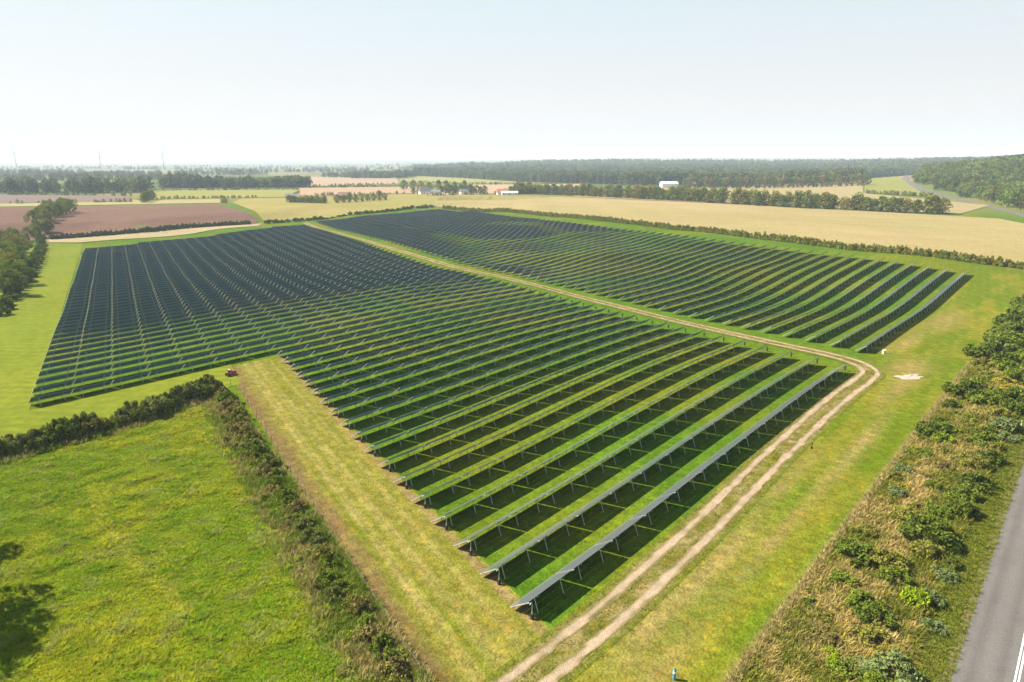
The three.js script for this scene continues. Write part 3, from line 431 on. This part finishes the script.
// the tree row beyond the stubble field
{
  const line = new THREE.CatmullRomCurve3([V(4, 0, -916), V(60, 0, -874), V(143, 0, -779), V(194, 0, -719), V(238, 0, -646), V(294, 0, -585), V(344, 0, -545)]);
  for (let i = 0; i < 125; i++) { const p = line.getPointAt((i + .5 * R()) / 125), X = p.x + (R() - .5) * 6, Z = p.z + (R() - .5) * 6; if (i === 76 || i === 77) continue; tree(V(X, height(X, Z) - .3, Z), 11 + 6 * R(), [LEAF.mid, LEAF.olive, LEAF.dark, LEAF.brown][Math.floor(R() * 3.4)], (i % 3 ? TREE : TALL)[i % 3], `${i < 63 ? ordinal(i) + ' tree from the left' : ordinal(124 - i) + ' tree from the right'} in the row beyond the stubble`, 'tree row beyond the stubble field', R() * 6, 1.3 + .3 * R()); }
  for (let i = 0; i < 40; i++) { const t = (i + .5 * R()) / 40, X = lerp(262, 508, t), Z = lerp(-1075, -992, t); tree(V(X, height(X, Z) - .3, Z), 15 + 5 * R(), [LEAF.mid, LEAF.olive, LEAF.brown, LEAF.dark][i % 4], (i % 2 ? TREE : TALL)[i % 3], `${ordinal(i)} tree from the left in the row before the forest`, 'tree row before the forest', R() * 6, 1.1); }
}
// copse and farm trees
{
  let i = 0; const put = (X, Z, h, m, geos, wide = 1.2) => tree(V(X, height(X, Z) - .3, Z), h, m, geos, `${ordinal(i++)} tree from the left around the far farms`, 'trees around the far farms', i * 1.7, wide);
  const list = []; for (let k = 0; k < 15; k++) list.push([lerp(-226, -186, k / 14), lerp(-706, -692, k / 14), 6 + 3 * R()]);
  for (let k = 0; k < 9; k++) list.push([lerp(-176, -138, k / 8), lerp(-700, -756, k / 8), 8 + 4 * R()]);
  list.push([-128, -905, 9], [-122, -912, 8]);
  for (let k = 0; k < 16; k++) list.push([lerp(-100, -40, k / 15) + 6 * R(), lerp(-930, -905, k / 15), 10 + 4 * R()]);
  for (let k = 0; k < 8; k++) list.push([lerp(-160, -70, k / 7), -1010 - 30 * R(), 12 + 4 * R()]);
  for (let k = 0; k < 7; k++) list.push([lerp(-2, 26, k / 6), -892 - 8 * R(), 9 + 5 * R()]);
  for (let k = 0; k < 6; k++) list.push([lerp(-395, -372, k / 5), lerp(-765, -704, k / 5), 9 + 4 * R()]);
  for (let k = 0; k < 34; k++) { const q = (k + .9 * R()) / 34; list.push([lerp(-410, -296, q), lerp(-771, -808, q), 2.6 + 2.4 * R()]); }
  list.sort((a, b) => a[0] / -a[1] - b[0] / -b[1]).forEach(([X, Z, h], k) => put(X, Z, h, [LEAF.mid, LEAF.dark, LEAF.olive][k % 3], TREE[k % 4], 1.3));
}
// woods: far masses
function wood(name, label, count, seed, place, h0, h1, leaf, tall) {
  const r = rngOf(seed), geo = leafGeo(rngOf(seed + 1), Array.from({ length: 9 }, (_, i) => { const y = lerp(.22, .88, i / 8), a = i * 2.4, w = (tall ? .13 : .2) * Math.sin(Math.PI * (.2 + .75 * i / 8)); return [Math.cos(a) * w, y, Math.sin(a) * w, tall ? .13 : .17]; }), 20, .075, 1), list = [];
  for (let i = 0; i < count; i++) { const p = place(r, i); if (p) list.push(p); }
  const im = new THREE.InstancedMesh(geo, leaf, list.length), m = new THREE.Matrix4(), q = new THREE.Quaternion(), c = new THREE.Color();
  list.forEach(([X, Z], i) => { const patch = vnoise(X / 90, Z / 90, seed), h = lerp(h0, h1, r()) * (.72 + .5 * patch); q.setFromAxisAngle(V(0, 1, 0), r() * 6.3); m.compose(V(X, height(X, Z) - .3, Z), q, V(h * 1.15, h, h * 1.15)); im.setMatrixAt(i, m); const t = (.55 + .7 * r()) * (.75 + .55 * vnoise(X / 60, Z / 60, seed + 3)), w = r() < .15 ? 1.4 : 1; im.setColorAt(i, c.setRGB(t * w, t, t * .9)); });
  im.name = name; im.castShadow = im.receiveShadow = true; tag(im, label, 'forest', null, 'stuff'); scene.add(im);
}
const front = (x) => x < 0 ? lerp(1950, 1480, clamp01((x + .13) / .13)) : x < .19 ? lerp(1480, 1230, x / .19) : x < .5 ? lerp(1230, 1150, (x - .19) / .31) : lerp(1480, 1700, (x - .5) / .12);
wood('forest', 'broad dark forest along the horizon beyond the barns', 19000, 301, (r) => { const a = lerp(-.14, .95, r()), D = lerp(front(a), 3600, Math.pow(r(), 1.5)); return [a * D, -D]; }, 11, 22, LEAF.forest, true);
wood('hill_wood', 'green wood climbing the low hill above the far road', 11000, 303, (r) => { const X = lerp(430, 1500, r()), Z = lerp(-520, -1750, r()), f = lerp(0, 1, clamp01((-Z - 560) / 400)), edge = lerp(415, 548, f) + (Z < -963 ? (-963 - Z) * .62 : 0); return X > edge + 8 * r() ? [X, Z] : null; }, 9, 16, LEAF.hill, false);
wood('tree_belt', 'hazy belt of trees across the fields at far left', 330, 305, (r) => { const t = r(); return t < .6 ? [lerp(-900, -500, r()), -925 - 45 * r()] : [lerp(-560, -420, r()), -1110 - 40 * r()]; }, 13, 21, LEAF.forest, false);
wood('small_wood', 'dark small wood beyond the yellow field at left', 260, 307, (r) => [lerp(-450, -346, r()), -1130 - 70 * r()], 13, 18, LEAF.dark, false);
wood('field_hedges', 'low dark hedges dividing the distant fields', 900, 311, (r) => { const L = [[-351, -1157, -211, -1317], [-337, -1112, -147, -1181], [-270, -848, -116, -931], [-600, -662, -393, -719], [-463, -848, -760, -900], [-319, -1051, -528, -996], [-232, -1449, 15, -1317], [-106, -848, 40, -940], [-129, -1259, 147, -1317], [-292, -702, -324, -779], [179, -1157, 60, -1010], [428, -848, 455, -760], [-590, -1936, -346, -2075]], q = L[Math.floor(r() * L.length)], t = r(); return [lerp(q[0], q[2], t) + 4 * r(), lerp(q[1], q[3], t) + 4 * r()]; }, 2, 5, LEAF.mid, false);
wood('far_belts', 'thin dark tree belts crossing the distant hazy plain', 1300, 309, (r) => { const k = Math.floor(r() * 13), b = [[-.27, -.14, 1830], [-.23, -.15, 1750], [-.85, -.5, 1500], [-.6, -.35, 2100], [-.45, -.2, 2700], [-.9, -.6, 2600], [-.75, -.55, 1900], [-.3, -.1, 3300], [-.55, -.3, 3600], [-.9, -.5, 4100], [-.35, .1, 4600], [-.7, -.2, 5200], [-.2, .2, 5600]][k], D = b[2] + 60 * r(); return [lerp(b[0], b[1], r()) * D, -D]; }, 13, 19, LEAF.forest, false);

// ---------------------------------------------------------------- buildings
const white = std(col(.74, .73, .70), .8), redRoof = std(col(.27, .10, .065), .8), slate = std(col(.13, .13, .14), .7), paneMat = std(col(.03, .04, .05), .15), redBrick = std(col(.27, .11, .075), .9), palBlue = std(col(.42, .50, .62), .6), doorRed = std(col(.28, .05, .045), .7);
function gable(w, d, h, over = .5) { const s = new THREE.Shape([new THREE.Vector2(-d / 2 - over, 0), new THREE.Vector2(0, h), new THREE.Vector2(d / 2 + over, 0), new THREE.Vector2(d / 2 + over, -.25), new THREE.Vector2(-d / 2 - over, -.25)]), g = new THREE.ExtrudeGeometry(s, { depth: w + 2 * over, bevelEnabled: false }); g.translate(0, 0, -w / 2 - over); g.rotateY(Math.PI / 2); return g; }
function house(name, label, X, Z, turn, w, d, wallH, roofH, wallM, roofM, wins = 4, chim = true) {
  const g = thing(name, label, 'building', V(X, height(X, Z) - .1, Z), turn);
  const s = new THREE.Shape([new THREE.Vector2(-d / 2, 0), new THREE.Vector2(d / 2, 0), new THREE.Vector2(d / 2, wallH), new THREE.Vector2(0, wallH + roofH * .96), new THREE.Vector2(-d / 2, wallH)]), wg = new THREE.ExtrudeGeometry(s, { depth: w, bevelEnabled: false }); wg.translate(0, 0, -w / 2); wg.rotateY(Math.PI / 2);
  mesh('wall', wg, wallM, g); const rf = mesh('roof', gable(w, d, roofH).translate(0, wallH + .1, 0), roofM, g); if (chim) mesh('chimney', box(.7, 1.8, .7, w * .22, wallH + roofH + .1, 0), redBrick, rf);
  for (let i = 0; i < wins; i++) { const x = lerp(-w * .4, w * .4, wins > 1 ? i / (wins - 1) : .5); if (i === Math.floor(wins / 2)) mesh('door', box(1.2, 2.1, .08, x, 1.1, d / 2 + .04), doorRed, g); else mesh('window', box(1.2, 1.2, .08, x, wallH * .58, d / 2 + .04), paneMat, g); }
  return g;
}
house('farmhouse', 'white farmhouse with grey roof among trees beyond the fields', -112, -900, .5, 15, 8, 3.6, 4.4, white, slate);
house('farm_barn', 'low pale barn with a red door beside the white farmhouse', -98, -898, .1, 11, 7, 3, 2.6, white, slate, 3, false);
house('farmhouse', 'white farmhouse with bright red tiled roof and hedge', -12, -884, .15, 14, 8, 3.2, 4, white, redRoof);
house('farm_barn', 'long low white barn in front of the red roofed farmhouse', -3, -874, .1, 20, 7, 3.2, 1.6, white, std(col(.5, .5, .48), .8), 3, false);
house('farmhouse', 'small white house with grey roof right of the farm trees', -62, -902, .4, 10, 7, 3, 3.4, white, slate, 3);
house('large_barn', 'large white barn with pale blue roof before the forest', 250, -1116, .08, 26, 15, 6.5, 3.2, white, palBlue, 3, false);
house('silo_house', 'small white building to the right of the large barn', 287, -1106, 0, 5, 5, 7, 2, white, white, 2, false);
house('cottage', 'small grey cottage by the copse left of centre', -247, -780, .3, 12, 7, 3, 3, std(col(.45, .43, .40), .9), slate, 4, true);
house('brick_barn', 'reddish brick barn standing behind the copse', -186, -775, .3, 14, 8, 4.2, 3.6, redBrick, std(col(.2, .11, .09), .9), 3, false);

// ---------------------------------------------------------------- wind turbines and mast
{
  const m = std(col(.20, .21, .23), .6);
  const blade = (() => { const s = new THREE.Shape([new THREE.Vector2(-.6, 0), new THREE.Vector2(1.9, 6), new THREE.Vector2(.5, 36), new THREE.Vector2(0, 36), new THREE.Vector2(-.9, 6)]); const g = new THREE.ExtrudeGeometry(s, { depth: .6, bevelEnabled: false }); g.translate(0, 0, -.3); return g; })();
  [[-2713, -3860, .3, 'leftmost'], [-2275, -3900, 1.2, 'middle'], [-1941, -3930, .8, 'rightmost']].forEach(([X, Z, a, w]) => {
    const g = thing('wind_turbine', `${w} of three pale wind turbines on the far left horizon`, 'wind turbine', V(X, height(X, Z), Z), .5, 'wind turbines on the horizon');
    mesh('tower', cyl(3, 1.6, 90, 0, -2, 0, 14), m, g); mesh('nacelle', box(3.6, 3.8, 9, 0, 89.5, -.5), m, g); mesh('hub', new THREE.SphereGeometry(2, 12, 8).translate(0, 89.5, 5), m, g);
    for (let k = 0; k < 3; k++) { const b = mesh('blade', blade, m, g); b.position.set(0, 89.5, 5.2); b.rotation.z = a + k * 2.0944; }
  });
  const X = 12, Z = -4200, mast = []; for (const [x, z] of [[-1.2, -1.2], [1.2, -1.2], [0, 1.3]]) mast.push(cyl(.35, .3, 165, x, 0, z, 5)); for (let y = 6; y < 165; y += 6) mast.push(box(2.6, .3, .3, 0, y, -1.2, 0, 0, .5), box(2.6, .3, .3, 0, y + 3, 0, 0, 1, .5));
  const t = mesh('radio_mast', mergeGeometries(mast), std(col(.5, .42, .42), .7)); t.position.set(X, height(X, Z), Z); tag(t, 'thin tall lattice mast on the horizon near the centre', 'mast');
}

// ---------------------------------------------------------------- small things
{ // blue marker post at the bottom edge
  const g = thing('marker_post', 'short blue marker post standing in the grass at the bottom', 'post', at(1.8, -13.6), .3);
  mesh('shaft', new THREE.LatheGeometry([[0, -.2], [.13, -.2], [.13, .9], [.11, .98], [.06, 1.02], [0, 1.03]].map(([x, y]) => new THREE.Vector2(x, y)), 16), std(col(.03, .22, .42), .35), g);
  mesh('band', cyl(.134, .134, .16, 0, .68, 0, 16), std(col(.75, .78, .8), .5), g); mesh('cap', cyl(.09, .03, .08, 0, 1.0, 0, 12), std(col(.02, .05, .08), .5), g);
  const y = thing('utility_box', 'small pale yellow box on the grass beside right block', 'utility box', at(117.3, -1.7), .2); mesh('cabinet', mergeGeometries([box(.7, .8, .45, 0, .4, 0), box(.78, .08, .53, 0, .84, 0)]), std(col(.62, .55, .32), .6), y); mesh('door', box(.58, .66, .02, 0, .42, .235), std(col(.66, .6, .38), .6), y);
  const k = thing('wooden_stake', 'dark leaning stake in the grass right of the track', 'stake', at(54.1, -7.1), 0); const sh = mesh('shaft', cyl(.07, .06, 1.25, 0, -.2, 0, 7), std(col(.035, .022, .018), .9), k); sh.rotation.z = -.12; mesh('plate', box(.34, .22, .03, .06, .2, .06), std(col(.05, .03, .03), .8), k);
  const k2 = thing('wooden_stake', 'thin grey stake near the mower at the hedge corner', 'stake', at(18.1, 90.3), 0); mesh('shaft', cyl(.05, .04, 1.5, 0, -.2, 0, 7), std(col(.12, .10, .08), .9), k2);
  const dl = thing('delineator_post', 'white roadside reflector post at the right edge', 'post', at(83.4, -28.6), TH); mesh('shaft', box(.13, 1.15, .07, 0, .5, 0), white, dl); mesh('band', box(.134, .16, .074, 0, .82, 0), std(col(.03, .03, .03), .6), dl);
  // wire fence along the bare edge of the mown strip
  const f = thing('wire_fence', 'thin wire fence with dark posts along the mown strip', 'fence', at(0, 40)), wood2 = std(col(.10, .075, .055), .95), wireM = std(col(.16, .15, .14), .7), tops = [];
  for (let n = -6; n < 88; n += 4) { const p = at(stripLeft(n) - .9, n); const b = mesh('post', cyl(.05, .045, 1.35, 0, -.25, 0, 6), wood2, f); b.position.copy(p).sub(f.position); b.rotation.z = (R() - .5) * .12; tops.push(p.clone().sub(f.position)); }
  for (const h of [.55, 1.0]) mesh('wire', tube(tops.map((p) => p.clone().add(V(0, h, 0))), .006, 60, 4), wireM, f);
}
{ // ride-on mower and its driver
  const red = std(col(.30, .035, .02), .45), black = std(col(.02, .02, .02), .8), grey = std(col(.35, .35, .34), .6), pos = at(21.7, 97.0), turn = TH + .4;
  const g = thing('ride_on_mower', 'small red ride-on mower at the top of the mown strip', 'mower', pos, turn);
  const hood = new THREE.ExtrudeGeometry(new THREE.Shape([new THREE.Vector2(.25, .35), new THREE.Vector2(1.05, .35), new THREE.Vector2(1.1, .62), new THREE.Vector2(.95, .8), new THREE.Vector2(.3, .86)]), { depth: .56, bevelEnabled: true, bevelSize: .04, bevelThickness: .04, bevelSegments: 2 }); hood.translate(0, 0, -.28);
  mesh('hood', hood, red, g); mesh('chassis', box(1.7, .14, .5, .1, .36, 0), black, g); mesh('rear_body', mergeGeometries([box(.75, .34, .95, -.5, .56, 0), box(.4, .1, 1.05, -.5, .76, 0)]), red, g);
  mesh('seat', mergeGeometries([box(.46, .1, .48, -.42, .84, 0), box(.1, .42, .46, -.66, 1.05, 0, 0, 0, .15)]), black, g); mesh('mower_deck', new THREE.CylinderGeometry(.62, .66, .16, 18).translate(.1, .2, 0), red, g); mesh('grass_box', mergeGeometries([box(.5, .5, .8, -1.15, .55, 0), box(.42, .08, .7, -1.15, .82, 0)]), black, g);
  const st = new THREE.TorusGeometry(.17, .02, 6, 16); st.rotateY(Math.PI / 2); st.rotateZ(.5); st.translate(.14, 1.1, 0); mesh('steering_wheel', st, black, g); mesh('steering_column', tube([V(.3, .8, 0), V(.14, 1.1, 0)], .025, 3, 6), black, g);
  for (const [x, z, r, w] of [[-.55, .5, .28, .24], [-.55, -.5, .28, .24], [.85, .42, .2, .16], [.85, -.42, .2, .16]]) { const wh = new THREE.TorusGeometry(r * .68, r * .32, 8, 18); wh.scale(1, 1, w / r * 1.1); wh.translate(x, r, z); const t = mesh('wheel', wh, black, g); const rim = new THREE.CylinderGeometry(r * .5, r * .5, w * .7, 14); rim.rotateX(Math.PI / 2); rim.translate(x, r, z); mesh('rim', rim, grey, t); }
  // driver: one smooth surface meshed from tapered limbs
  const caps = []; const L = (a, b, r0, r1, k) => caps.push([V(...a), V(...b), r0, r1, k]);
  L([-.42, .98, 0], [-.44, 1.34, 0], .15, .165, 0); L([-.44, 1.34, -.13], [-.44, 1.34, .13], .095, .095, 0); L([-.43, 1.42, 0], [-.41, 1.52, 0], .055, .055, 1); L([-.40, 1.6, 0], [-.385, 1.68, 0], .088, .098, 1); L([-.31, 1.61, 0], [-.285, 1.6, 0], .02, .018, 1);
  for (const z of [-1, 1]) {
    L([-.44, 1.36, .2 * z], [-.28, 1.13, .25 * z], .062, .05, 0); L([-.28, 1.13, .25 * z], [.02, 1.12, .17 * z], .046, .034, 1); L([.02, 1.12, .17 * z], [.12, 1.13, .15 * z], .04, .028, 1);
    for (let q = 0; q < 4; q++) L([.10, 1.14 - q * .018, .155 * z], [.17, 1.13 - q * .022, (.14 - .004 * q) * z], .011, .009, 1); L([.05, 1.13, .15 * z], [.12, 1.16, .12 * z], .012, .010, 1);
    L([-.42, .94, .1 * z], [.02, .95, .17 * z], .1, .075, 2); L([.02, .95, .17 * z], [.12, .55, .2 * z], .068, .048, 2); L([.12, .52, .2 * z], [.3, .47, .21 * z], .05, .04, 3);
  }
  const N = 72, half = .75, cx = -.15, cy = 1.1, mc = new MarchingCubes(N, new THREE.MeshStandardMaterial(), false, false, 60000); mc.isolation = 0;
  const dist = (p, [a, b, r0, r1]) => { const ab = b.clone().sub(a), t = clamp01(p.clone().sub(a).dot(ab) / ab.lengthSq()); return p.distanceTo(a.clone().addScaledVector(ab, t)) - lerp(r0, r1, t); };
  const p = V(); for (let k = 0; k < N; k++) for (let j = 0; j < N; j++) for (let i = 0; i < N; i++) { p.set(cx + (i / N * 2 - 1) * half, cy + (j / N * 2 - 1) * half, (k / N * 2 - 1) * half); let e = 0; for (const c of caps) e += Math.exp(-dist(p, c) * 60); mc.field[(k * N + j) * N + i] = Math.log(e + 1e-9) / 60; }
  mc.update(); const n = mc.count, pos3 = new Float32Array(n * 3), colr = new Float32Array(n * 3), tones = [[.72, .70, .64], [.42, .26, .18], [.05, .06, .09], [.03, .025, .02], [.03, .022, .018]];
  for (let i = 0; i < n; i++) { p.set(cx + mc.positionArray[i * 3] * half, cy + mc.positionArray[i * 3 + 1] * half, mc.positionArray[i * 3 + 2] * half); pos3.set(p.toArray(), i * 3); let best = 9, kk = 0; for (const c of caps) { const d2 = dist(p, c); if (d2 < best) { best = d2; kk = c[4]; } } if (kk === 1 && p.y > 1.63 && p.x < -.33 + (p.y - 1.66) * 1.2) kk = 4; colr.set(tones[kk], i * 3); }
  const bg = new THREE.BufferGeometry(); bg.setAttribute('position', new THREE.BufferAttribute(pos3, 3)); bg.setAttribute('color', new THREE.BufferAttribute(colr, 3)); bg.computeVertexNormals();
  const who = mesh('person', bg, new THREE.MeshStandardMaterial({ vertexColors: true, roughness: .85 })); who.position.copy(pos); who.rotation.y = turn; tag(who, 'person in a white shirt seated driving the red mower', 'person');
}
{ // trees just outside the left edge of the picture, whose shadows reach the meadow
  [[-58, -53, 17, 'nearer'], [-71, -66, 17, 'farther']].forEach(([X, Z, h, w], i) => tree(V(X, height(X, Z) - .2, Z), h, LEAF.dark, BIG[i], `${w} broad tree standing left of the meadow, casting a shadow`, 'trees left of the meadow', i, 1));
}
renderer.render(scene, camera);
